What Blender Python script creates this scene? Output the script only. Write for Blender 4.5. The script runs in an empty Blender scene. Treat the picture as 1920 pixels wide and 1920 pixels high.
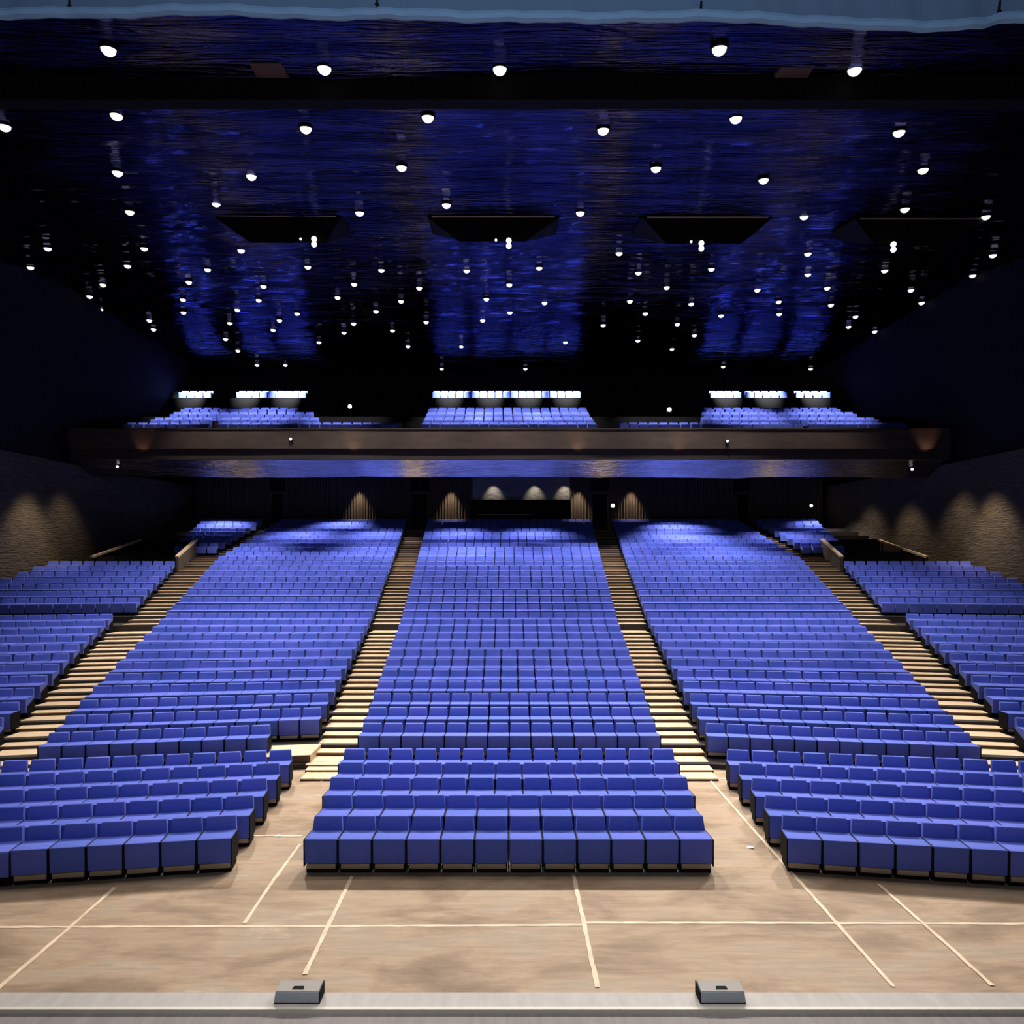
import bpy, bmesh, math, random
from mathutils import Vector, Matrix
random.seed(7)
S = bpy.context.scene
COL = S.collection
R = math.radians

# ------------------------------------------------------------------ camera
F, HX, HY, CH = 1350.0, 955.0, 1050.0, 4.7      # focal length in pixels, vanishing point, eye height
cam_d = bpy.data.cameras.new('camera'); cam = bpy.data.objects.new('camera', cam_d); COL.objects.link(cam)
cam.location = (0, 0, CH); cam.rotation_euler = (R(90), 0, 0)
cam_d.sensor_width = 36; cam_d.lens = F / 1920 * 36
cam_d.shift_x = (960 - HX) / 1920; cam_d.shift_y = (HY - 960) / 1920
cam_d.clip_end = 300
S.camera = cam
S.view_settings.view_transform = 'Standard'; S.view_settings.look = 'None'
S.view_settings.gamma = 1; S.view_settings.use_curve_mapping = False
S.view_settings.exposure = 0.45
w = bpy.data.worlds.new('world'); S.world = w; w.use_nodes = True
w.node_tree.nodes['Background'].inputs[0].default_value = (0, 0, 0, 1)

def at(px, py, Y):                 # picture point at depth Y -> place in the hall
    return Vector(((px - HX) * Y / F, Y, CH + (HY - py) * Y / F))
def on_floor(px, py, z=0.0):
    Y = F * (CH - z) / (py - HY)
    return Vector(((px - HX) * Y / F, Y, z))
CA, CB = 13.0, 0.159               # ceiling: z = CA + CB * Y
CK = 36.0
def zc(Y): return CA + CB * min(Y, CK)
def on_ceiling(px, py):
    Y = (CA - CH) / ((HY - py) / F - CB)
    if Y > CK or Y < 0: Y = (zc(CK) - CH) * F / (HY - py)
    return Vector(((px - HX) * Y / F, Y, zc(Y)))

# ------------------------------------------------------------------ materials
def mat(name, col, rough=.8, metal=0.0, spec=.5, emit=None, es=0):
    m = bpy.data.materials.new(name); m.use_nodes = True
    b = m.node_tree.nodes['Principled BSDF']
    b.inputs['Base Color'].default_value = (*col, 1); b.inputs['Roughness'].default_value = rough
    b.inputs['Metallic'].default_value = metal; b.inputs['Specular IOR Level'].default_value = spec
    if emit: b.inputs['Emission Color'].default_value = (*emit, 1); b.inputs['Emission Strength'].default_value = es
    return m
def nodes(m): return m.node_tree.nodes, m.node_tree.links, m.node_tree.nodes['Principled BSDF']
def noise_col(m, stops, scale=(1, 1, 1), ns=3, det=6, rough=.6, dist=0, out='Base Color'):
    N, L, b = nodes(m)
    tc = N.new('ShaderNodeTexCoord'); mp = N.new('ShaderNodeMapping'); mp.inputs['Scale'].default_value = scale
    no = N.new('ShaderNodeTexNoise'); no.inputs['Scale'].default_value = ns; no.inputs['Detail'].default_value = det
    no.inputs['Roughness'].default_value = rough; no.inputs['Distortion'].default_value = dist
    cr = N.new('ShaderNodeValToRGB')
    while len(cr.color_ramp.elements) < len(stops): cr.color_ramp.elements.new(.5)
    for e, (p, c) in zip(cr.color_ramp.elements, stops): e.position = p; e.color = (*c, 1)
    L.new(tc.outputs['Object'], mp.inputs[0]); L.new(mp.outputs[0], no.inputs['Vector']); L.new(no.outputs[0], cr.inputs[0])
    if out: L.new(cr.outputs[0], b.inputs[out])
    return no, cr, mp
def bump(m, scale=(1, 1, 1), ns=8, strength=.3, dist=.02, det=4, distort=0):
    N, L, b = nodes(m)
    tc = N.new('ShaderNodeTexCoord'); mp = N.new('ShaderNodeMapping'); mp.inputs['Scale'].default_value = scale
    no = N.new('ShaderNodeTexNoise'); no.inputs['Scale'].default_value = ns; no.inputs['Detail'].default_value = det
    no.inputs['Distortion'].default_value = distort
    bp = N.new('ShaderNodeBump'); bp.inputs['Strength'].default_value = strength; bp.inputs['Distance'].default_value = dist
    L.new(tc.outputs['Object'], mp.inputs[0]); L.new(mp.outputs[0], no.inputs['Vector']); L.new(no.outputs[0], bp.inputs['Height'])
    L.new(bp.outputs[0], b.inputs['Normal'])

M = {}
M['fabric'] = mat('seat_fabric', (.050, .068, .40), .75, spec=.25)
nodes(M['fabric'])[2].inputs['Sheen Weight'].default_value = .22
nodes(M['fabric'])[2].inputs['Sheen Tint'].default_value = (.36, .52, 1, 1)
def per_object_tint(m):            # dye lots differ a little from seat to seat
    N, L, b = nodes(m)
    oi = N.new('ShaderNodeObjectInfo'); cr = N.new('ShaderNodeValToRGB')
    cr.color_ramp.elements[0].color = (.072, .122, .55, 1); cr.color_ramp.elements[1].color = (.108, .142, .64, 1)
    L.new(oi.outputs['Random'], cr.inputs[0]); L.new(cr.outputs[0], b.inputs['Base Color'])
per_object_tint(M['fabric'])
bump(M['fabric'], (1, 1, 1), 5, .35, .03, 3, .6)
M['fabric_rows'] = mat('seat_fabric_rows', (.055, .068, .40), .75, spec=.25)
noise_col(M['fabric_rows'], [(.35, (.072, .122, .55)), (.65, (.108, .142, .64))], (1, 1, 1), 1.6, 1, .5)
nodes(M['fabric_rows'])[2].inputs['Sheen Weight'].default_value = .22
nodes(M['fabric_rows'])[2].inputs['Sheen Tint'].default_value = (.36, .52, 1, 1)
M['black'] = mat('black_steel', (.004, .004, .004), .8, spec=.15)
M['pale'] = mat('pale_bar', (.34, .27, .19), .45, .2)
M['floor'] = mat('hall_floor', (.4, .3, .2), .62, spec=.3)
def floor_nodes(m):
    N, L, b = nodes(m)
    no, cr, mp = noise_col(m, [(.28, (.19, .125, .078)), (.42, (.29, .20, .128)), (.52, (.41, .295, .195)), (.60, (.37, .29, .21)), (.72, (.55, .42, .28))], (.6, 1.25, 1), .85, 9, .62, .4)
    no2, cr2, _ = noise_col(m, [(.3, (.72, .70, .68)), (.7, (1.12, 1.12, 1.12))], (1, 9, 1), 1.3, 8, .7, .2, out=None)
    mx = N.new('ShaderNodeMix'); mx.data_type = 'RGBA'; mx.blend_type = 'MULTIPLY'; mx.inputs['Factor'].default_value = .8
    L.new(cr.outputs[0], mx.inputs['A']); L.new(cr2.outputs[0], mx.inputs['B']); L.new(mx.outputs['Result'], b.inputs['Base Color'])
floor_nodes(M['floor'])
M['tape'] = mat('cream_tape', (.74, .58, .40), .6)
noise_col(M['tape'], [(.3, (.55, .42, .29)), (.6, (.78, .62, .44))], (1, 1, 1), 3, 6)
M['stage'] = mat('stage_floor', (.17, .155, .15), .7); noise_col(M['stage'], [(.3, (.145, .13, .125)), (.7, (.20, .18, .175))], (7, 1, 1), 2, 5)
M['apron'] = mat('stage_apron', (.36, .33, .31), .6); noise_col(M['apron'], [(.3, (.32, .29, .27)), (.7, (.39, .365, .345))], (4, 1, 1), 2, 5)
M['lit_edge'] = mat('stage_lit_edge', (.55, .50, .42), .5)  # paler colour paints in the light caught by the step's edge
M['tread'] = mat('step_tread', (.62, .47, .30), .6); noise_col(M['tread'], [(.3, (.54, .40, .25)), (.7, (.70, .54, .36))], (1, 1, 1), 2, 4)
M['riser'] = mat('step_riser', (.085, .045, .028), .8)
M['tier'] = mat('tier_floor', (.022, .016, .016), .9)
M['wall'] = mat('dark_wall', (.060, .050, .038), .7); noise_col(M['wall'], [(.3, (.035, .030, .022)), (.7, (.085, .072, .052))], (1, 1, 6), 1.2, 8, .7)
bump(M['wall'], (1, 1, 5), 3, .8, .12, 6)
M['wall_up'] = mat('dark_upper_wall', (.004, .0045, .008), .8, spec=.2)
M['panel'] = mat('pleated_panel', (.055, .045, .036), .8)
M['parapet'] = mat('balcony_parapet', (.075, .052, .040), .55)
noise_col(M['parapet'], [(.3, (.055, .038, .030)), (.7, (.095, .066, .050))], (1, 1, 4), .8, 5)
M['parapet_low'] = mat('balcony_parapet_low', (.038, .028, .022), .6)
M['rail'] = mat('pale_rail', (.62, .46, .31), .5)
M['curtain'] = mat('border_cloth', (.075, .125, .21), .9); bump(M['curtain'], (1, 1, .5), 3, .4, .05, 3)
M['hem'] = mat('border_hem', (.14, .24, .39), .9); bump(M['hem'], (.5, 1, 3), 6, .5, .03, 3)
M['lens'] = mat('lamp_lens', (.9, .9, .9), .3, emit=(1, .96, .92), es=1.0)
M['warm'] = mat('warm_lamp', (.9, .8, .6), .3, emit=(1, .85, .55), es=6)
M['wedge'] = mat('wedge_grey', (.24, .26, .29), .5); 
M['wedge_top'] = mat('wedge_top', (.27, .245, .225), .6)
M['paper'] = mat('paper', (.8, .8, .85), .8)

def foil(name, col, scale, rough, strength, dist):
    m = mat(name, col, rough, 1.0)
    N, L, b = nodes(m)
    tc = N.new('ShaderNodeTexCoord')
    hs = []
    for (sc, ns, det, amp) in scale:
        mp = N.new('ShaderNodeMapping'); mp.inputs['Scale'].default_value = sc
        no = N.new('ShaderNodeTexNoise'); no.inputs['Scale'].default_value = ns; no.inputs['Detail'].default_value = det; no.inputs['Distortion'].default_value = .8
        mu = N.new('ShaderNodeMath'); mu.operation = 'MULTIPLY'; mu.inputs[1].default_value = amp
        L.new(tc.outputs['Object'], mp.inputs[0]); L.new(mp.outputs[0], no.inputs['Vector']); L.new(no.outputs[0], mu.inputs[0])
        hs.append(mu)
    ad = hs[0]
    for h in hs[1:]:
        a2 = N.new('ShaderNodeMath'); a2.operation = 'ADD'
        L.new(ad.outputs[0], a2.inputs[0]); L.new(h.outputs[0], a2.inputs[1]); ad = a2
    bp = N.new('ShaderNodeBump'); bp.inputs['Strength'].default_value = strength; bp.inputs['Distance'].default_value = dist
    L.new(ad.outputs[0], bp.inputs['Height']); L.new(bp.outputs[0], b.inputs['Normal'])
    no = N.new('ShaderNodeTexNoise'); no.inputs['Scale'].default_value = .35; no.inputs['Detail'].default_value = 7
    mp = N.new('ShaderNodeMapping'); mp.inputs['Scale'].default_value = (1, 1, 1)
    cr = N.new('ShaderNodeValToRGB'); cr.color_ramp.elements[0].position = .3; cr.color_ramp.elements[1].position = .7
    cr.color_ramp.elements[0].color = (*[c * .55 for c in col], 1); cr.color_ramp.elements[1].color = (*[min(1, c * 1.3) for c in col], 1)
    L.new(tc.outputs['Object'], mp.inputs[0]); L.new(mp.outputs[0], no.inputs['Vector']); L.new(no.outputs[0], cr.inputs[0]); L.new(cr.outputs[0], b.inputs['Base Color'])
    return m
M['foil'] = foil('crinkled_ceiling_foil', (.062, .068, .15), [((.16, 2, 1), 4.5, 4, 1.0)], .12, .9, .10)
nodes(M['foil'])[2].inputs['Specular Tint'].default_value = (.45, .45, .6, 1)
M['soffit'] = foil('crinkled_soffit_foil', (.42, .42, .50), [((.3, 2, 1), 6, 5, 1.0)], .10, .9, .08)
M['booth'] = mat('booth_wall', (.22, .22, .24), .6); bump(M['booth'], (1, 1, 2), 3, .8, .1, 6)

# ------------------------------------------------------------------ mesh helpers
class MB:
    def __init__(s): s.v, s.f, s.m, s.mats = [], [], [], []
    def mi(s, m):
        if m not in s.mats: s.mats.append(m)
        return s.mats.index(m)
    def add(s, verts, faces, m):
        k = len(s.v); s.v += [tuple(p) for p in verts]; i = s.mi(m)
        for f in faces: s.f.append(tuple(k + q for q in f)); s.m.append(i)
    def quad(s, a, b, c, d, m): s.add([a, b, c, d], [(0, 1, 2, 3)], m)
    def hexa(s, p, m):             # p: four bottom points, four top points
        s.add(p, [(3, 2, 1, 0), (4, 5, 6, 7), (0, 1, 5, 4), (1, 2, 6, 5), (2, 3, 7, 6), (3, 0, 4, 7)], m)
    def box(s, x0, x1, y0, y1, z0, z1, m):
        s.hexa([(x0, y0, z0), (x1, y0, z0), (x1, y1, z0), (x0, y1, z0), (x0, y0, z1), (x1, y0, z1), (x1, y1, z1), (x0, y1, z1)], m)
    def bar(s, a, b, w_, h, m):
        a, b = Vector(a), Vector(b); d = (b - a).normalized(); sd = d.cross(Vector((0, 0, 1)))
        sd = sd.normalized() if sd.length > 1e-4 else Vector((1, 0, 0)); up = sd.cross(d)
        p = []
        for u in (-1, 1):
            for q, s_ in ((a, -1), (a, 1), (b, 1), (b, -1)): p.append(q + sd * s_ * w_ / 2 + up * u * h / 2)
        s.hexa(p, m)
    def mesh(s, name, bevel=0, seg=2, smooth=False):
        me = bpy.data.meshes.new(name); me.from_pydata(s.v, [], s.f)
        for m in s.mats: me.materials.append(m)
        me.polygons.foreach_set('material_index', s.m)
        bm = bmesh.new(); bm.from_mesh(me)
        bmesh.ops.recalc_face_normals(bm, faces=bm.faces)
        if bevel: bmesh.ops.bevel(bm, geom=bm.edges[:], offset=bevel, segments=seg, affect='EDGES', profile=.5, clamp_overlap=True)
        bm.to_mesh(me); bm.free()
        if smooth or bevel: me.polygons.foreach_set('use_smooth', [True] * len(me.polygons))
        me.update(); return me
    def obj(s, name, parent=None, **k):
        return link(name, s.mesh(name, **k), parent)
def link(name, data, parent=None, loc=None, rz=0):
    o = bpy.data.objects.new(name, data); COL.objects.link(o)
    if parent: o.parent = parent
    if loc is not None: o.location = loc
    o.rotation_euler.z = rz
    return o
def tag(o, label, cat, group=None, kind=None):
    o['label'] = label; o['category'] = cat
    if group: o['group'] = group
    if kind: o['kind'] = kind
    return o
def struct(o): o['kind'] = 'structure'; return o
def copy_tree(o, parent=None):
    c = o.copy(); COL.objects.link(c)
    if parent: c.parent = parent
    for ch in o.children: copy_tree(ch, c)
    return c
def box_obj(name, parent, m, *b, bevel=0, **k):
    q = MB(); q.box(*b, m); return q.obj(name, parent, bevel=bevel, **k)
ORD = ['first', 'second', 'third', 'fourth', 'fifth', 'sixth', 'seventh', 'eighth', 'ninth', 'tenth', 'eleventh', 'twelfth', 'thirteenth',
       'fourteenth', 'fifteenth', 'sixteenth', 'seventeenth', 'eighteenth', 'nineteenth', 'twentieth']

# ------------------------------------------------------------------ layout of the raked seating
D0 = 16.6
def interp(t, x):
    if x <= t[0][0]: return t[0][1]
    for (a, b), (c, d) in zip(t, t[1:]):
        if x <= c: return b + (d - b) * (x - a) / (c - a)
    return t[-1][1]
def zt(n): return .117 + .165 * n if n <= 11 else 1.932 + .249 * (n - 11)
def c_half(n): return 3.5 + .0617 * n
def m_in(n): return c_half(n) + 1.05 + .01 * n
def m_out(n): return interp([(-1, 9.97), (0, 10.25), (12, 13.56), (20, 15.0), (31, 15.0)], n)
def o_in(n):
    return interp([(-1, 11.07), (2, 12.1), (11.4, 15.2), (11.6, 15.0), (13, 15.17), (19, 16.5), (20, 16.6), (22.6, 16.9), (22.7, 16.0), (31, 15.95)], n)
WALL = [(0, 22.9), (30, 22.6), (36.5, 22.4), (47.8, 21.1), (64, 21.0)]
def wall_x(Y): return interp(WALL, Y)
def t_mid(n): return .17 * max(0, 1 - n / 13)
def drop(n, a):
    g = 0
    if a > m_in(n): g += t_mid(n) * (min(a, m_out(n)) - m_in(n))
    if a > m_out(n): g += .18 * (a - m_out(n))
    return g
def slope(n, a): return .18 if a > m_out(n) else t_mid(n) if a > m_in(n) else 0
def P(n, x, dz=0): return Vector((x, D0 + n - drop(n, abs(x)), zt(max(n, 0)) + dz if n >= 0 else dz))

# tiers (dark stepped floor under every row)
tiers = MB()
def tier_strip(n, xs, z, zprev, m):
    f = [Vector((x, P(n - .42, x).y, 0)) for x in xs]; b = [Vector((x, P(n + .58, x).y, 0)) for x in xs]
    for i in range(len(xs) - 1):
        A, B = Vector((f[i].x, f[i].y, z)), Vector((f[i + 1].x, f[i + 1].y, z))
        C, D = Vector((b[i + 1].x, b[i + 1].y, z)), Vector((b[i].x, b[i].y, z))
        tiers.quad(A, B, C, D, m); tiers.quad(Vector((A.x, A.y, zprev)), Vector((B.x, B.y, zprev)), B, A, m)
for n in range(31):
    z, zp = zt(n), zt(n - 1) if n else 0
    mid = [-m_out(n), -m_in(n), -c_half(n), c_half(n), m_in(n), m_out(n)]
    tier_strip(n, mid, z, zp, M['tier'])
    for s in (-1, 1):
        wx = wall_x(D0 + n)
        if n == 0: continue
        zo, zop = (zt(19), zt(19)) if 19 < n < 23 else (z, zt(19) if n == 23 else zp)
        if n == 1: zop = 0
        xs = [s * m_out(n), s * o_in(n), s * (o_in(n) + wx) / 2, s * wx]
        if s < 0: xs.reverse()
        tier_strip(n, xs, zo, zop, M['tier'])
        # the aisle itself keeps climbing beside the sunken doorway
        if 19 < n < 23:
            a = [s * m_out(n), s * o_in(n)]; a.sort(); tier_strip(n, a, z, zp, M['tier'])
tiers.quad((-23, 47.1, zt(30)), (23, 47.1, zt(30)), (23, 48.2, zt(30)), (-23, 48.2, zt(30)), M['tier'])
struct(tiers.obj('seating_tiers'))

# aisle stairs: two steps to each row
def stairs(name, fin, fout, s, start=-1.0):
    q = MB(); steps = []
    n = start
    while n < 30.4:
        steps.append(n); n += .5
    for n in steps:
        if 11.49 < n < 11.51: continue
        a, b = sorted((s * fin(n), s * fout(n)))
        ln = 1.0 if abs(n - 11) < .01 else .5
        z = zt(n) if n >= 0 else max(.03, zt(0) * (n + 1.5) / 1.5)
        z += .012
        y = lambda nn, x: P(nn, x).y - .30
        A, B = Vector((a, y(n, a), z)), Vector((b, y(n, b), z))
        C, D = Vector((b, y(n + ln, b), z)), Vector((a, y(n + ln, a), z))
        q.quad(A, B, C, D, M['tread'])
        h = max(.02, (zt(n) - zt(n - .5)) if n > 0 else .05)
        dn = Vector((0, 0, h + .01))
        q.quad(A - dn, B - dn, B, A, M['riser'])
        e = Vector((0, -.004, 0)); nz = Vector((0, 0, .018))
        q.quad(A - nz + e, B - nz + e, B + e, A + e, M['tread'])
    return struct(q.obj(name))
g_ = .03
for s in (-1, 1):
    stairs('inner_aisle_stairs', lambda n: c_half(n) + g_, lambda n: m_in(n) - g_, s)
    stairs('outer_aisle_stairs', lambda n: m_out(n) + g_, lambda n: o_in(n) - g_, s)
# wide landing at the foot of the left stairs, where two seats are missing
q = MB()
for (n0, n1, x0, x1, z) in ((-.02, .95, -5.62, -4.5, zt(1) + .012), (-.2, .3, -4.56, -3.62, .125)):
    a = [Vector((x0, P(n0, x0).y - .3, 0)), Vector((x1, P(n0, x1).y - .3, 0)), Vector((x1, P(n1, x1).y - .3, 0)), Vector((x0, P(n1, x0).y - .3, 0))]
    q.hexa([*a, *[p + Vector((0, 0, z)) for p in a]], M['tread'])
    q.quad(a[0] + Vector((0, -.005, 0)), a[1] + Vector((0, -.005, 0)), a[1] + Vector((0, -.005, z - .02)), a[0] + Vector((0, -.005, z - .02)), M['riser'])
struct(q.obj('stair_landing'))

# ------------------------------------------------------------------ seats
def seat_parts():
    root = bpy.data.objects.new('auditorium_seat', None); COL.objects.link(root); root.empty_display_size = .2
    c = MB(); c.hexa([(-.238, .012, .155), (.238, .012, .155), (.238, .40, .30), (-.238, .40, .30), (-.2395, 0, .53), (.2395, 0, .53), (.2395, .40, .515), (-.2395, .40, .515)], M['fabric'])
    c.obj('cushion', root, bevel=.014)
    b = MB(); b.hexa([(-.236, .375, .44), (.236, .375, .44), (.236, .47, .44), (-.236, .47, .44), (-.212, .455, .715), (.212, .455, .715), (.212, .53, .715), (-.212, .53, .715)], M['fabric'])
    b.obj('backrest', root, bevel=.014)
    box_obj('base', root, M['black'], -.228, .228, .07, .44, 0, .12)
    box_obj('floor_gleam', root, M['pale'], -.215, .215, .03, .09, .068, .15, bevel=.012)  # added pale bar imitating the bright floor glimpsed below the seat
    for s in (-1, 1):
        p = MB(); x = s * .2455
        p.hexa([(x - .0065, .004, .12), (x + .0065, .004, .12), (x + .0065, .45, .12), (x - .0065, .45, .12), (x - .0065, -.004, .522), (x + .0065, -.004, .522), (x + .0065, .45, .50), (x - .0065, .45, .50)], M['black'])
        p.obj('side_panel', root)
    return root
SEATS = []   # (location, rotation, label or None, group)
def frame_x(p): return HX + p.x * F / p.y
def seen(p): return -12 < frame_x(p + Vector((0, 0, .5))) < 1932
rows_flat = ['front', 'second', 'third', 'fourth', 'fifth']
for k in range(5):
    Y = 10.75 + .99 * k; cnt = (12, 12, 13, 13, 14)[k]; pit = (.511, .525, .508, .516, .50)[k]
    for i in range(cnt):
        x = (i - (cnt - 1) / 2) * pit - .01
        SEATS.append((Vector((x, Y, 0)), 0, pit, f'blue padded hall seat, {ORD[i]} from left-side end, {rows_flat[k]} row of central floor block', 'seats on the flat floor, central block'))
    for s in (-1, 1):
        x0 = (4.16, 4.23, 4.33, 4.41, 4.47)[k]; y0 = (10.80, 11.75, 12.71, 13.69, 14.67)[k]
        th = math.atan(.158); side = 'left-side' if s < 0 else 'right-side'
        for i in range(15):
            a = .255 + i * .508
            p = Vector((s * (x0 + a * math.cos(th)), y0 - a * math.sin(th), 0))
            if abs(p.x) > p.y * 1.0 + .2 and i > 8: break
            lab = f'blue padded hall seat, {ORD[i]} from floor aisle, {rows_flat[k]} row of {side} floor block' if seen(p) else None
            SEATS.append((p, -s * th, .508, lab, f'seats on the flat floor, {side} block'))
tier_names = ['lowest', 'second', 'third', 'fourth']
def rowseats(n, xa, xb, s, blk, pit=.5, skip=0):
    """seats along tier n between distances xa (inner) and xb (outer) on side s; s = 0 is the central block"""
    if s == 0:
        cnt = int(round(2 * xb / pit)); pit = 2 * xb / cnt
        for i in range(cnt):
            x = -xb + (i + .5) * pit; p = P(n, x)
            lab = f'blue padded hall seat, {ORD[i]} from left-side stairs, {tier_names[n]} tier row of central block' if n < 4 else None
            SEATS.append((p, 0, pit, lab, 'seats on the lowest tiers, central block'))
        return
    side = 'left-side' if s < 0 else 'right-side'
    sl = slope(n, (xa + xb) / 2); ca = 1 / math.sqrt(1 + sl * sl)
    cnt = int((xb - xa) / ca / pit + .3); step = (xb - xa) / cnt
    for i in range(skip, cnt):
        a = xa + (i + .5) * step; p = P(n, s * a)
        if a > wall_x(p.y) - .3: break
        lab = None
        if n < 3 and seen(p):
            if blk == 'mid': lab = f'blue padded hall seat, {ORD[i - skip]} from inner stairs, {tier_names[n]} tier row of {side} block'
            else: lab = f'blue padded hall seat beyond the {side} outer stairs, {ORD[i]} along {tier_names[n]} tier row'
        SEATS.append((p, -s * math.atan(sl), step / ca, lab, f'seats on the lowest tiers, {side} {"middle" if blk == "mid" else "outer"} block'))
for n in range(31):
    rowseats(n, 0, c_half(n), 0, 'centre')
    for s in (-1, 1):
        rowseats(n, m_in(n), m_out(n), s, 'mid', pit=.485, skip=2 if (n == 0 and s < 0) else 0)
        if 1 <= n <= 11: rowseats(n, o_in(n), min(wall_x(D0 + n) - .3, (D0 + n) * .75 + 1.2), s, 'outer')
        elif 13 <= n <= 19: rowseats(n, o_in(n), wall_x(D0 + n - 1) - .25, s, 'outer')
        elif n >= 23: rowseats(n, o_in(n), interp([(23, 18.2), (30, 19.6)], n), s, 'outer')
# balcony seats (unlabelled: they join the rest)
BY, BTOP = 36.5, 11.3
def brow(Y, ztop, spans):
    for (a, b) in spans:
        xa, xb = (a - HX) * Y / F, (b - HX) * Y / F
        cnt = max(1, int((xb - xa) / .52))
        for i in range(cnt): SEATS.append((Vector((xa + (i + .5) * (xb - xa) / cnt, Y - .5, ztop - .715)), 0, .52, None, None))
B_ROWS = [(38.6, 12.08, [(238, 400), (415, 755), (790, 1118), (1158, 1500), (1510, 1692)]),
          (39.6, 12.53, [(290, 400), (415, 600), (795, 1112), (1312, 1640)]),
          (40.6, 13.03, [(325, 590), (800, 1105), (1314, 1600)]),
          (41.6, 13.51, [(345, 560), (804, 1100), (1318, 1570)]),
          (49.0, 16.2, [(340, 402), (448, 578), (812, 1088), (1328, 1386), (1394, 1472), (1486, 1552)])]
for (Y, z, sp) in B_ROWS: brow(Y, z, sp)

proto = None
rest = MB()
def low_seat(loc, rz):
    c, s = math.cos(rz), math.sin(rz)
    def T(p): return (loc.x + c * p[0] - s * p[1], loc.y + s * p[0] + c * p[1], loc.z + p[2])
    rest.add([T(p) for p in [(-.236, .012, .145), (.236, .012, .145), (.236, .40, .145), (-.236, .40, .145), (-.238, .012, .515), (.238, .012, .515), (.238, .40, .52), (-.238, .40, .52), (-.238, -.002, .50), (.238, -.002, .50)]],
             [(0, 1, 9, 8), (8, 9, 5, 4), (4, 5, 6, 7), (1, 2, 6, 5, 9), (3, 0, 8, 4, 7), (2, 3, 7, 6)], M['fabric_rows'])
    rest.add([T(p) for p in [(-.236, .375, .44), (.236, .375, .44), (.236, .47, .44), (-.236, .47, .44), (-.212, .455, .70), (.212, .455, .70), (.212, .53, .70), (-.212, .53, .70), (-.205, .475, .716), (.205, .475, .716), (.205, .515, .716), (-.205, .515, .716)]],
             [(0, 1, 5, 4), (1, 2, 6, 5), (2, 3, 7, 6), (3, 0, 4, 7), (4, 5, 9, 8), (5, 6, 10, 9), (6, 7, 11, 10), (7, 4, 8, 11), (8, 9, 10, 11)], M['fabric_rows'])
    rest.add([T(p) for p in [(-.246, .06, 0), (.246, .06, 0), (.246, .46, 0), (-.246, .46, 0), (-.246, .06, .30), (.246, .06, .30), (.246, .46, .45), (-.246, .46, .45)]],
             [(0, 1, 5, 4), (1, 2, 6, 5), (2, 3, 7, 6), (3, 0, 4, 7), (4, 5, 6, 7)], M['black'])
n_ind = 0
for (loc, rz, pw, lab, grp) in SEATS:
    if lab is None: low_seat(loc, rz); continue
    n_ind += 1
    if proto is None: proto = seat_parts(); o = proto
    else: o = copy_tree(proto)
    o.location = loc; o.rotation_euler.z = rz; o.scale.x = (pw - .002) / .503
    tag(o, lab, 'seat', grp)
ro = link('seat_rows', rest.mesh('seat_rows'))
tag(ro, 'all further rows of blue padded seats climbing to the back and on the balcony', 'seats', kind='stuff')
print('individual seats', n_ind, 'others', len(SEATS) - n_ind)

# ------------------------------------------------------------------ floor, stage
fl = MB(); fl.quad((-30, 4, 0), (30, 4, 0), (30, 24, 0), (-30, 24, 0), M['floor']); struct(fl.obj('floor'))
st = MB()
st.box(-14, 14, -6, 5.93, .85, .968, M['stage'])
st.box(-14, 14, 5.95, 6.16, .85, 1.0, M['apron'])
st.box(-14, 14, 5.925, 5.955, .85, 1.004, M['lit_edge'])
st.box(-14, 14, -6, 6.14, 0, .85, M['riser'])
struct(st.obj('stage'))
tapes = [
    (((-600, 1739.5), (300, 1737.5), (640, 1736.5), (1092, 1734.5)), 'long cream floor tape across the front of the hall, up to the central tape', .05),
    (((1092, 1730.5), (1500, 1731), (2500, 1734)), 'long cream floor tape across the front of the hall, beyond the central tape', .05),
    (((216, 1664), (110, 1757), (0, 1851), (-40, 1885)), 'slanting cream floor tape in front of the left-side floor seats', .055),
    (((563, 1583), (510, 1655), (458, 1732)), 'cream floor tape starting beside the central block corner and ending at the crossing tape', .05),
    (((634, 1430), (602, 1466)), 'short cream floor tape at the foot of the stairs with the landing', .05),
    (((660, 1644), (615, 1737), (571, 1828)), 'cream floor tape running from central seats towards the wedge with its slot', .055),
    (((1075, 1640), (1096, 1737), (1120, 1852)), 'cream floor tape running from central seats to the stage between both wedges', .055),
    (((1332, 1464), (1405, 1548), (1497, 1651), (1675, 1851)), 'longest slanting cream floor tape passing the corner of the right-side floor seats', .05),
    (((1646, 1658), (1760, 1758), (1861, 1849)), 'slanting cream floor tape out in front of the right-side floor seats', .05),
    (((476, 1568), (567, 1568.5)), 'short cream floor tape crossing the aisle beside the central block', .045),
    (((1291, 1461), (1364, 1462)), 'short cream floor tape crossing the aisle near the right-side stairs', .045),
]
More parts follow.
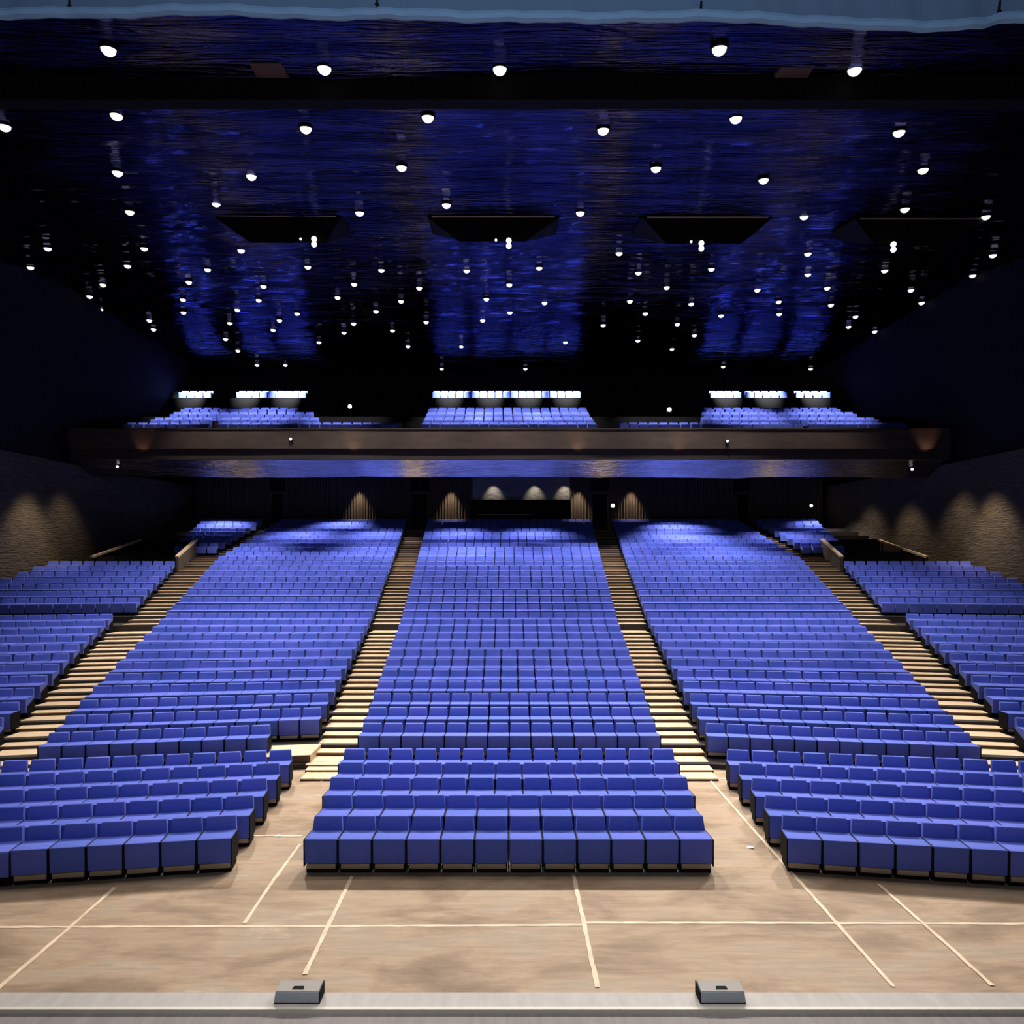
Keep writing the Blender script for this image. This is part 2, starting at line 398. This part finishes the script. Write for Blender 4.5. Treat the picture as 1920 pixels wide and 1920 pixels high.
for ti, (pts, lab, wd) in enumerate(tapes):
    P3 = [on_floor(x, y) for x, y in pts]; L = []
    for a, b in zip(P3, P3[1:]):
        k = max(2, int((b - a).length / .12))
        L += [a.lerp(b, i / k) for i in range(k)]
    L.append(P3[-1]); q = MB(); V = []
    for i, p in enumerate(L):
        d = (L[min(i + 1, len(L) - 1)] - L[max(i - 1, 0)]).normalized(); n_ = Vector((-d.y, d.x, 0))
        wl, wr = wd / 2 * random.uniform(.75, 1.25), wd / 2 * random.uniform(.75, 1.25)
        V.append((p + n_ * wl, p - n_ * wr))
    for (a, b), (c, d) in zip(V, V[1:]):
        u = Vector((0, 0, .003 + .0008 * ti)); q.quad(a + u, b + u, d + u, c + u, M['tape'])
    o = q.obj('floor_tape'); tag(o, lab, 'tape', 'cream tapes on the hall floor')
for (px, py, lab) in ((1407, 1590, 'small white paper scrap on the floor in the right-side aisle'), (521, 1568, 'small pale scrap on the floor beside the central block')):
    p = on_floor(px, py); q = MB()
    q.add([p + Vector(v) for v in ((-.05, -.03, .004), (.04, -.045, .02), (.055, .03, .006), (-.01, .05, .018), (-.055, .03, .004))], [(0, 1, 2, 3, 4)], M['paper'])
    tag(q.obj('paper_scrap'), lab, 'paper')

# wedges on the stage edge
def wedge(xc, s):
    p = Vector((xc, 6.0, 1.0))
    root = bpy.data.objects.new('stage_wedge', None); COL.objects.link(root); root.location = p
    q = MB(); w2 = .188
    q.hexa([(-w2, -.005, .008), (w2, -.005, .008), (w2, .155, .008), (-w2, .155, .008), (-w2 + .006, .02, .088), (w2 - .006, .02, .088), (w2 - .006, .155, .104), (-w2 + .006, .155, .104)], M['wedge'])
    q.f = q.f; b = q.obj('cabinet', root, bevel=.004)
    t = MB(); t.hexa([(-w2 + .012, .024, .089), (w2 - .012, .024, .089), (w2 - .012, .15, .104), (-w2 + .012, .15, .104), (-w2 + .012, .024, .093), (w2 - .012, .024, .093), (w2 - .012, .15, .108), (-w2 + .012, .15, .108)], M['wedge_top'])
    t.obj('top_panel', root)
    h = MB(); h.hexa([(-.045, .045, .095), (.045, .045, .095), (.045, .075, .10), (-.045, .075, .10), (-.05, .043, .099), (.05, .043, .099), (.04, .078, .105), (-.04, .078, .105)], M['black'])
    h.obj('handle_slot', root)
    box_obj('rubber_foot', root, M['black'], -w2, w2, -.004, .15, 0, .010)
    sp = MB(); x = -s * (w2 + .004)
    sp.hexa([(x - .004, -.003, .004), (x + .004, -.003, .004), (x + .004, .158, .004), (x - .004, .158, .004), (x - .004, .018, .09), (x + .004, .018, .09), (x + .004, .158, .107), (x - .004, .158, .107)], M['black'])
    sp.obj('side_panel', root)
    return root
tag(wedge(-1.775, -1), 'grey wedge monitor on the stage edge at the end of the slanting tape', 'stage monitor', 'wedges on the stage edge')
tag(wedge(1.785, 1), 'bluish grey wedge monitor on the stage edge away from any tape', 'stage monitor', 'wedges on the stage edge')

# ------------------------------------------------------------------ walls, ceiling
for s, nm in ((-1, 'wall_left'), (1, 'wall_right')):
    lo, hi = MB(), MB()
    for (y0, x0), (y1, x1) in zip(WALL, WALL[1:]):
        for a, b, m in ((0, 9.6, M['wall']), (9.6, None, M['wall_up'])):
            t0 = zc(y0) + .3 if b is None else b; t1 = zc(y1) + .3 if b is None else b
            if b is None and y0 >= 30: x0, x1 = 22.7, 22.7
            lo.hexa([(s * x0, y0, a), (s * x1, y1, a), (s * (x1 + .4), y1, a), (s * (x0 + .4), y0, a), (s * x0, y0, t0), (s * x1, y1, t1), (s * (x1 + .4), y1, t1), (s * (x0 + .4), y0, t0)], m)
    struct(lo.obj(nm))
from mathutils import noise as NZ
def crinkle(x, y, sx, sy, amp, seed=0.0):
    return amp * (NZ.noise(Vector((x * sx, y * sy, seed))) + .5 * NZ.noise(Vector((x * sx * 2.1, y * sy * 2.1, seed + 5))) + .28 * NZ.noise(Vector((x * sx * 4.3, y * sy * 4.3, seed + 9))))
def foil_sheet(name, x0, x1, y0, y1, zf, m, step, sx, sy, amp, seed=0.0, back=.4):
    nx, ny = int((x1 - x0) / step), int((y1 - y0) / step)
    V = []
    for j in range(ny + 1):
        y = y0 + (y1 - y0) * j / ny
        for i in range(nx + 1):
            x = x0 + (x1 - x0) * i / nx
            V.append((x, y, zf(y) + crinkle(x, y, sx, sy, amp, seed)))
    Fc = [(j * (nx + 1) + i, j * (nx + 1) + i + 1, (j + 1) * (nx + 1) + i + 1, (j + 1) * (nx + 1) + i) for j in range(ny) for i in range(nx)]
    q = MB(); q.add(V, [f[::-1] for f in Fc], m)
    cuts = [y0] + ([CK] if y0 < CK < y1 else []) + [y1]
    for ya, yb in zip(cuts, cuts[1:]):
        q.hexa([(x0, ya, zf(ya) + .5), (x1, ya, zf(ya) + .5), (x1, yb, zf(yb) + .5), (x0, yb, zf(yb) + .5), (x0, ya, zf(ya) + .5 + back), (x1, ya, zf(ya) + .5 + back), (x1, yb, zf(yb) + .5 + back), (x0, yb, zf(yb) + .5 + back)], M['black'])
    return q.obj(name, smooth=True)
Y0, Y1 = 7.0, 53.6
struct(foil_sheet('ceiling', -23.6, 23.6, Y0, Y1, zc, M['foil'], .16, .16, 1.5, .12))

cb = MB(); cb.box(-23, 23, 16.2, 16.55, 15.06, zc(16.2) + .1, M['black']); struct(cb.obj('ceiling_beam'))
# rear wall of the stalls: pleated acoustic panelling with a gap for the booth
WY = 47.8
def pleats(q, x0, x1, z0, z1, y):
    n = max(2, int((x1 - x0) / .18)); st_ = (x1 - x0) / n
    for i in range(n):
        a = x0 + i * st_; b = a + st_ / 2; c = a + st_
        q.quad((a, y, z0), (b, y - .09, z0), (b, y - .09, z1), (a, y, z1), M['panel'])
        q.quad((b, y - .09, z0), (c, y, z0), (c, y, z1), (b, y - .09, z1), M['panel'])
bw = MB()
bw.box(-23, 23, WY + .1, WY + .5, 0, 10.6, M['wall_up'])
BX0, BX1 = (886 - HX) * WY / F, (1068 - HX) * WY / F
for a, b in ((-20.8, -15.9), (-14.9, -6.6), (-5.3, BX0), (BX1, 5.4), (6.6, 14.9), (16, 20.8)): pleats(bw, a, b, 6.0, 10.3, WY)
struct(bw.obj('wall_back'))
ub = MB(); ub.box(-23, 23, 53.4, 53.8, 10, zc(53) + .6, M['wall_up']); struct(ub.obj('wall_balcony'))
for i, (x, wd) in enumerate(((-5.95, 1.15), (6.0, 1.1), (-15.4, .9), (15.45, .9))):
    d = MB(); d.box(x - wd / 2, x + wd / 2, WY - .02, WY + .08, zt(30), 9.2, M['black']); o = struct(d.obj(f'door_{i + 1}'))
    f = MB()
    for u in (-1, 1): f.box(x + u * wd / 2 - .06, x + u * wd / 2 + .06, WY - .12, WY + .06, zt(30), 9.2, M['panel'])
    f.box(x - wd / 2, x + wd / 2, WY - .12, WY + .06, 9.1, 9.25, M['panel']); f.obj('door_frame', o)
# control booth in the middle of the rear wall
bo = bpy.data.objects.new('control_booth', None); COL.objects.link(bo); bo.location = (0, WY, 0)
zb0, zb1 = at(0, 965, WY).z, at(0, 938, WY).z
box_obj('counter', bo, M['black'], BX0 - .1, BX1, -.55, .05, zb0 - 1.0, zb1)
box_obj('booth_wall', bo, M['booth'], BX0, BX1, .0, .08, zb1, 10.25)
box_obj('sill', bo, M['pale'], BX0 + .4, BX1 - 2.6, -.58, -.55, zb0 - .05, zb0 - .01)
tag(bo, 'black control booth counter with grey back wall behind the topmost central seats', 'booth')

# balcony
ba = MB()
ba.box(-22.6, 22.6, BY + .3, 53.4, 10.75, 11.2, M['tier'])
prev = 11.2
for (Y, z, sp) in B_ROWS:
    ba.box(-22.6, 22.6, Y - .95, 53.4, prev - .02, z - .715, M['black']); prev = z - .715
struct(ba.obj('balcony_tiers'))
so = foil_sheet('balcony_soffit', -22.2, 22.2, BY + .1, 38.2, lambda y: 9.84 - .755 * (y - BY - .1) / 1.6, M['soffit'], .09, .3, 2.6, .06, 3.0, .2)
struct(so)
sb = MB(); sb.hexa([(-22, 38.25, 9.35), (22, 38.25, 9.35), (21.2, WY + .1, 10.3), (-21.2, WY + .1, 10.3), (-22, 38.25, 10.7), (22, 38.25, 10.7), (21.2, WY + .1, 10.75), (-21.2, WY + .1, 10.75)], M['tier'])
struct(sb.obj('balcony_underside'))
pa = bpy.data.objects.new('balcony_parapet', None); COL.objects.link(pa); pa.location = (0, BY, 0); pa['kind'] = 'structure'
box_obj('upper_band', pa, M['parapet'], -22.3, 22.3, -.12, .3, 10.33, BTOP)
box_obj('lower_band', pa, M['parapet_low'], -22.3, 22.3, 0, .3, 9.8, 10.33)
box_obj('cap_rail', pa, M['parapet_low'], -22.3, 22.3, -.16, .34, BTOP, BTOP + .06)
# sunken side entrances between the outer blocks
for s, wh in ((-1, 'left-side'), (1, 'right-side')):
    e = bpy.data.objects.new('side_entrance', None); COL.objects.link(e); e.location = (s * 18.5, 38, zt(19))
    def w2(*pts): return [Vector(p) - e.location for p in pts]
    q = MB(); a, b = w2((s * 16.55, 36.0, 4.0), (s * 17.1, 39.5, 4.0))
    t0, t1 = 4.84 - zt(19), 5.8 - zt(19)
    dx = Vector((s * .14, 0, 0))
    q.hexa([a, b, b + dx, a + dx, Vector((a.x, a.y, t0)), Vector((b.x, b.y, t1)), Vector((b.x, b.y, t1)) + dx, Vector((a.x, a.y, t0)) + dx], M['panel']); q.obj('side_wall', e)
    q = MB(); q.bar(Vector((a.x, a.y, t0 + .03)) + dx / 2, Vector((b.x, b.y, t1 + .03)) + dx / 2, .18, .08, M['rail']); q.obj('handrail', e)
    c, d = w2((s * 20.9, 36.0, 4.84), (s * 20.25, 39.5, 5.8))
    q = MB(); q.bar(c, d, .16, .10, M['rail'])
    for t in (.08, .5, .92): p = c.lerp(d, t); q.box(p.x - .03, p.x + .03, p.y - .03, p.y + .03, 0, p.z, M['black'])
    q.obj('handrail', e)
    q = MB(); k0, k1 = w2((s * 17.1, 39.45, 4.0), (s * 20.3, 39.5, 5.75)); q.box(min(k0.x, k1.x), max(k0.x, k1.x), k0.y, k0.y + .08, 0, k1.z, M['black']); q.obj('dark_panel', e)  # black panel painted in for the darkness inside the entrance
    tag(e, f'dark sunken entrance with pale sloping rails above the {wh} outer seats', 'entrance', 'sunken side entrances')

# ------------------------------------------------------------------ border curtain over the stage front
prof = [(-300, 40), (0, 38), (60, 36), (130, 32), (200, 37), (300, 35), (420, 33), (560, 36), (700, 39), (722, 37), (800, 44), (900, 47), (960, 44), (1000, 42), (1150, 44), (1300, 46), (1325, 45), (1500, 50), (1600, 54), (1650, 58), (1720, 63), (1790, 63), (1840, 58), (1868, 48), (1900, 46), (1960, 52), (2300, 48)]
CY = 6.0
cu = bpy.data.objects.new('border_curtain', None); COL.objects.link(cu); cu.location = (0, CY, 9.2)
q, h = MB(), MB(); X = []; x = -1100
while x <= 3000: X.append(x); x += 10
def hem_z(px): return CH + (HY - interp(prof, px)) * CY / F - 9.2
def sw(px, z): return .016 * math.sin(px * .013 + z * .6) + .008 * math.sin(px * .051 + 1 + z) + .004 * math.sin(px * .11)
HH = .085
for lay in range(7):
    for a, b in zip(X, X[1:]):
        pts = []
        for px, lv in ((a, lay), (b, lay), (b, lay + 1), (a, lay + 1)):
            z0 = hem_z(px) + HH * .9; z = z0 + (1.9 - z0) * lv / 7
            pts.append(((px - HX) * CY / F, sw(px, z), z))
        q.quad(*pts, M['curtain'])
for lay in range(8):               # rolled hem, round in section
    t0, t1 = math.pi * 2 * lay / 8, math.pi * 2 * (lay + 1) / 8
    for a, b in zip(X, X[1:]):
        pts = []
        for px, t in ((a, t0), (b, t0), (b, t1), (a, t1)):
            zc_ = hem_z(px) + HH / 2
            pts.append(((px - HX) * CY / F, sw(px, zc_) - .02 + .04 * math.cos(t), zc_ + HH / 2 * math.sin(t)))
        h.quad(*pts, M['hem'])
q.obj('cloth', cu, smooth=True); h.obj('hem', cu, smooth=True)
for px, ln in ((131, .16), (708, .20), (1310, .14), (1866, .17)):
    t = MB(); x = (px - HX) * CY / F; z = hem_z(px)
    t.bar((x, sw(px, z) - .035, z + .01), (x + .004, sw(px, z) - .045, z + ln), .012, .014, M['black'])
    t.bar((x - .015, sw(px, z) - .04, z + ln * .55), (x + .02, sw(px, z) - .04, z + ln * .5), .01, .012, M['black'])
    t.obj('tie', cu)
tag(cu, 'blue grey cloth border curtain with sagging rolled hem along the top', 'curtain')

# ------------------------------------------------------------------ ceiling fixtures
bridge_y = 26.0
for i, (a, b, c, d, top, bot) in enumerate(((400, 640, 470, 612, 405, 455), (800, 1050, 860, 985, 406, 453), (1203, 1450, 1250, 1390, 407, 457), (1602, 1860, 1640, 1760, 410, 458))):
    k = bpy.data.objects.new('lighting_bridge', None); COL.objects.link(k); o = at((a + b) / 2, top, bridge_y); k.location = o
    def lp(px, py, dy=0): return at(px, py, bridge_y) - o + Vector((0, dy, 0))
    q = MB(); up = Vector((0, 2.2, .34)); u2 = Vector((0, 1.4, .66))
    q.hexa([lp(c, bot), lp(d, bot), lp(d, bot) + u2, lp(c, bot) + u2, lp(a, top), lp(b, top), lp(b, top) + up, lp(a, top) + up], M['black']); q.obj('housing', k)
    q = MB(); q.bar(lp(a + 10, top + 1, -.03), lp(b - 10, top + 1, -.03), .05, .035, M['rail' if i < 3 else 'pale']); q.obj('front_rail', k)
    for (lx, ly) in (((590, 450), (565, 450)), ((954, 453), (930, 452)), ((1314, 458), (1295, 455)), ((1673, 460),))[i]:
        big = lx in (590, 954, 1314, 1673)
        r = .10 if big else .045
        me = bpy.data.meshes.new('lamp'); bm = bmesh.new(); bmesh.ops.create_uvsphere(bm, u_segments=12, v_segments=8, radius=r)
        for f in bm.faces: f.smooth = True
        bm.to_mesh(me); bm.free(); me.materials.append(M['lens'])
        for dz in ((.0, .19) if big else (0,)):
            l = link('lamp', me, k, lp(lx, ly, -.08) + Vector((0, 0, -dz)))
    tag(k, f'black trapezoid lighting bridge under the ceiling, {ORD[i]} one counted from left-side wall', 'lighting bridge', 'lighting bridges in a row under the ceiling')
for px, nm in ((505, 'near the pale border tie, left-side'), (1492, 'right-side')):
    k = bpy.data.objects.new('spotlight_housing', None); COL.objects.link(k); p = on_ceiling(px, 128); k.location = p
    q = MB(); q.hexa([(-.36, -.25, -.06), (.36, -.25, -.06), (.36, .25, -.06), (-.36, .25, -.06), (-.42, -.3, .1), (.42, -.3, .1), (.42, .3, .1), (-.42, .3, .1)], M['riser']); q.obj('body', k, bevel=.03)
    box_obj('lens_hood', k, M['black'], -.3, .3, -.32, -.24, -.06, .06)
    tag(k, f'dark brown box fixture on the ceiling before the black beam, {"left-side" if px < 900 else "right-side"} one', 'light fixture', 'box fixtures before the black beam')

ROWS = [
 ('ahead of the black beam', [(203, 88), (608, 124), (937, 125), (1349, 87), (1603, 126)]),
 ('first row behind black beam', [(8, 233), (218, 212), (573, 237), (802, 216), (1131, 240), (1380, 218), (1686, 244)]),
 ('second row behind black beam', [(220, 320), (471, 327), (753, 310), (1230, 312), (1432, 334), (1731, 315)]),
 ('row just before the lighting bridges', [(243, 394), (405, 378), (674, 396), (837, 381), (1088, 396), (1508, 403), (1697, 389), (1849, 403)]),
 ('row level with the bridge lamps', [(89, 463), (270, 463), (452, 467), (1161, 472), (1515, 473), (1862, 476)]),
 ('first row beyond the bridges', [(57, 499), (239, 496), (389, 503), (577, 498), (715, 504), (875, 505), (1011, 500), (1197, 509), (1334, 502), (1515, 512), (1659, 505), (1824, 514)]),
 ('second row beyond the bridges', [(193, 532), (354, 527), (494, 535), (664, 531), (786, 538), (955, 532), (1250, 537), (1420, 542), (1551, 538), (1708, 542), (1845, 539)]),
 ('third row beyond the bridges', [(71, 560), (168, 554), (343, 560), (485, 561), (633, 556), (752, 563), (912, 559), (1021, 566), (1181, 563), (1296, 568), (1460, 564), (1558, 570), (1728, 566), (1861, 567)]),
 ('fourth row beyond the bridges', [(49, 582), (188, 578), (344, 584), (445, 579), (557, 586), (705, 582), (956, 584), (1210, 586), (1352, 590), (1461, 587), (1604, 592), (1717, 586)]),
 ('fifth row beyond the bridges', [(174, 612), (280, 599), (431, 604), (524, 599), (663, 605), (799, 602), (905, 599), (1131, 608), (1270, 606), (1591, 611), (1740, 608)]),
 ('sixth row beyond the bridges', [(288, 616), (423, 634), (512, 617), (645, 622), (736, 618), (1196, 637), (1302, 627), (1640, 620), (1735, 628)]),
 ('last row above the balcony', [(482, 683), (535, 683), (1356, 686), (1520, 690), (828, 690), (985, 690), (446, 656), (598, 640), (765, 648), (865, 648), (1060, 640), (1260, 653), (1635, 652)]),
]
def downlight():
    me = bpy.data.meshes.new('ceiling_spotlight'); bm = bmesh.new(); n = 20
    prof_ = [(.18, .06), (.19, -.03), (.18, -.06), (.16, -.06), (.15, -.04)]
    ring = [[bm.verts.new((r * math.cos(2 * math.pi * i / n), r * math.sin(2 * math.pi * i / n), z)) for i in range(n)] for r, z in prof_]
    for a, b in zip(ring, ring[1:]):
        for i in range(n): bm.faces.new((a[i], a[(i + 1) % n], b[(i + 1) % n], b[i]))
    bmesh.ops.recalc_face_normals(bm, faces=bm.faces); bm.to_mesh(me); bm.free(); me.materials.append(M['black'])
    o = link('ceiling_spotlight', me)
    me = bpy.data.meshes.new('lens'); bm = bmesh.new(); bmesh.ops.create_uvsphere(bm, u_segments=16, v_segments=8, radius=.15)
    for v in bm.verts: v.co.z = v.co.z * .9 - .04
    for f in bm.faces: f.smooth = True
    bm.to_mesh(me); bm.free(); me.materials.append(M['lens']); link('lens', me, o)
    return o
def spot(name, loc, energy, col=(1, .9, .8), size=80, blend=.7, radius=.12, aim=None):
    d = bpy.data.lights.new(name, 'SPOT'); d.energy = energy; d.color = col; d.spot_size = R(size); d.spot_blend = blend; d.shadow_soft_size = radius
    o = bpy.data.objects.new(name, d); COL.objects.link(o); o.location = loc
    if aim is not None: o.rotation_euler = (Vector(aim) - Vector(loc)).to_track_quat('-Z', 'Y').to_euler()
    return o
dl = None
HOUSES = []
for e in (500, 1650, 2500):
    h_ = bpy.data.lights.new('house_light', 'SPOT'); h_.energy = e; h_.color = (1, .91, .82); h_.spot_size = R(70); h_.spot_blend = .7; h_.shadow_soft_size = .14; HOUSES.append(h_)
def house(p):
    l = bpy.data.objects.new('house_light', HOUSES[0 if p.y < 20 else 1 if p.y < 30 else 2]); COL.objects.link(l); l.location = p
for ri, (nm, pts) in enumerate(ROWS):
    for i, (px, py) in enumerate(sorted(pts)):
        p = on_ceiling(px, py)
        if dl is None: dl = downlight(); o = dl
        else: o = copy_tree(dl)
        o.location = p; o.rotation_euler = (math.atan(CB) if p.y < CK else 0, 0, 0)
        tag(o, f'round white ceiling spotlight, {nm}, {ORD[i]} from left-side wall', 'ceiling light', f'ceiling spotlights, {nm}')
        if p.y < 36 and abs(p.x) < 17.5: house(p - Vector((0, 0, .35)))
for x in (-9, -3, 3, 9): house(Vector((x, 12.5, zc(12.5) - .4)))   # the same grid carries on above the picture

# small lamps on balcony front, soffit and rear wall
def small_lamp(px, py, Y, lab, m, r=.07, rz=0):
    p = at(px, py, Y); k = bpy.data.objects.new('wall_lamp', None); COL.objects.link(k); k.location = p
    q = MB(); q.box(-r * 1.3, r * 1.3, 0, .12, -r * 1.3, r * 1.3, M['black']); q.obj('backplate', k)
    me = bpy.data.meshes.new('bulb'); bm = bmesh.new(); bmesh.ops.create_uvsphere(bm, u_segments=12, v_segments=8, radius=r); bm.to_mesh(me); bm.free(); me.materials.append(m); link('bulb', me, k)
    tag(k, lab, 'lamp', 'small lamps around the balcony')
small_lamp(545, 823, BY - .22, 'tiny white lamp on the balcony front, left-side half', M['lens'])
small_lamp(1364, 827, BY - .22, 'tiny white lamp on the balcony front, right-side half', M['lens'])
small_lamp(220, 875, BY + .6, 'tiny white lamp under the balcony near the left-side wall', M['lens'])
small_lamp(1710, 880, BY + .8, 'tiny white lamp under the balcony near the right-side wall', M['lens'])
small_lamp(1149, 948, WY - .2, 'round warm lamp by the dark doorway beside the control booth', M['warm'], .13)
small_lamp(1521, 948, WY - .2, 'dim warm lamp by the doorway above the right-side outer stairs', M['warm'], .10)
small_lamp(656, 762, 42.0, 'warm lamp at the balcony doorway, left-side', M['warm'], .11)
small_lamp(1255, 768, 41.0, 'warm lamp at the balcony doorway, right-side', M['warm'], .12)

# ------------------------------------------------------------------ lights
# lamps in the balcony soffit: pools on the rows below
for (px, py, e) in ((560, 1010, 500), (640, 985, 400), (705, 1010, 500), (700, 1040, 500), (860, 1008, 500), (1000, 1008, 500), (840, 1040, 500), (925, 1040, 450), (1085, 1040, 450), (1270, 992, 500), (1262, 1012, 500), (1310, 1018, 500), (1360, 1042, 500), (1470, 1015, 400), (420, 990, 500), (450, 1040, 400), (1540, 990, 400), (1200, 1035, 400)):
    n = 20 + (1050 - py) / 7.5; Y = D0 + n; x = (px - HX) * Y / F
    spot('soffit_spot', (x, Y - .3, 8.95 if Y < 38.6 else 9.2), e * 2.3, (1, .93, .9), 96, .95, .06)
# washers on the rear wall and side walls
for px in (672, 845, 1085, 1185, 1610):
    p = at(px, 905, WY - .5); spot('wall_washer', p, 420, (1, .72, .5), 60, .9, .05, (p.x, WY - .1, p.z - 3))
for px in (925, 1003, 1060):
    p = at(px, 903, WY - .6); spot('wall_washer', p, 45, (1, .85, .6), 75, .9, .05, (p.x, WY, p.z - .9))
for (s, Y, z, e) in ((-1, 33.6, 9.0, 500), (-1, 36.0, 9.3, 200), (1, 33.4, 9.0, 600), (1, 35.6, 9.3, 300), (1, 39.5, 9.0, 250), (1, 43, 9.2, 200)):
    x = s * (wall_x(Y) - 1.8); spot('wall_washer', (x, Y, z), e * 1.5, (1, .74, .5), 70, 1, .3, (s * wall_x(Y), Y, z - 5))
for px, e in ((260, 120), (660, 160), (1085, 200), (1275, 160), (1745, 200)):
    p = at(px, 866, BY - .5); spot('parapet_lamp', p, e * .25, (1, .6, .4), 60, .9, .04, (p.x, BY - .1, p.z + 2))
# lamps over the rear balcony rows
for (px, e) in ((370, 900), (470, 900), (545, 900), (845, 800), (920, 800), (990, 800), (1060, 800), (1356, 900), (1432, 900), (1518, 900)):
    p = at(px, 735, 48.8); spot('balcony_spot', (p.x * .965, 46.4, 18.3), e * 8, (.95, .95, 1), 46, .7, .05, (p.x, 48.7, 16.0))
for px in (330, 480, 640, 850, 953, 1060, 1240, 1400, 1560):
    p = at(px, 780, 39.5); spot('balcony_spot', (p.x, 37.5, 18.2), 3600, (1, .93, .96), 50, .8, .06, (p.x, 39.8, 12.5))
for x in (-3.2, 0, 3.2): spot('unseen_stage_light', (x, 4.2, 9.0), 560, (1, .95, .9), 60, .8, .2)  # unseen lamps added overhead to brighten the stage apron
for x in (-9.2, -.2, 6.9, 13.6):   # lamps on the bridges, trained on the stage front
    spot('bridge_spot', (x, 25.6, 15.9), 7000, (1, .93, .85), 62, .8, .15, (x * .55, 10.5, 0))
# cool working light on the stage behind the camera
a = bpy.data.lights.new('unseen_stage_light', 'AREA'); a.energy = 260; a.color = (.72, .84, 1); a.size = 3; a.shape = 'DISK'
o = bpy.data.objects.new('unseen_stage_light', a); COL.objects.link(o); o.location = (0, -1.5, 8.6); o.rotation_euler = (Vector((0, 6, 10.2)) - o.location).to_track_quat('-Z', 'Y').to_euler()
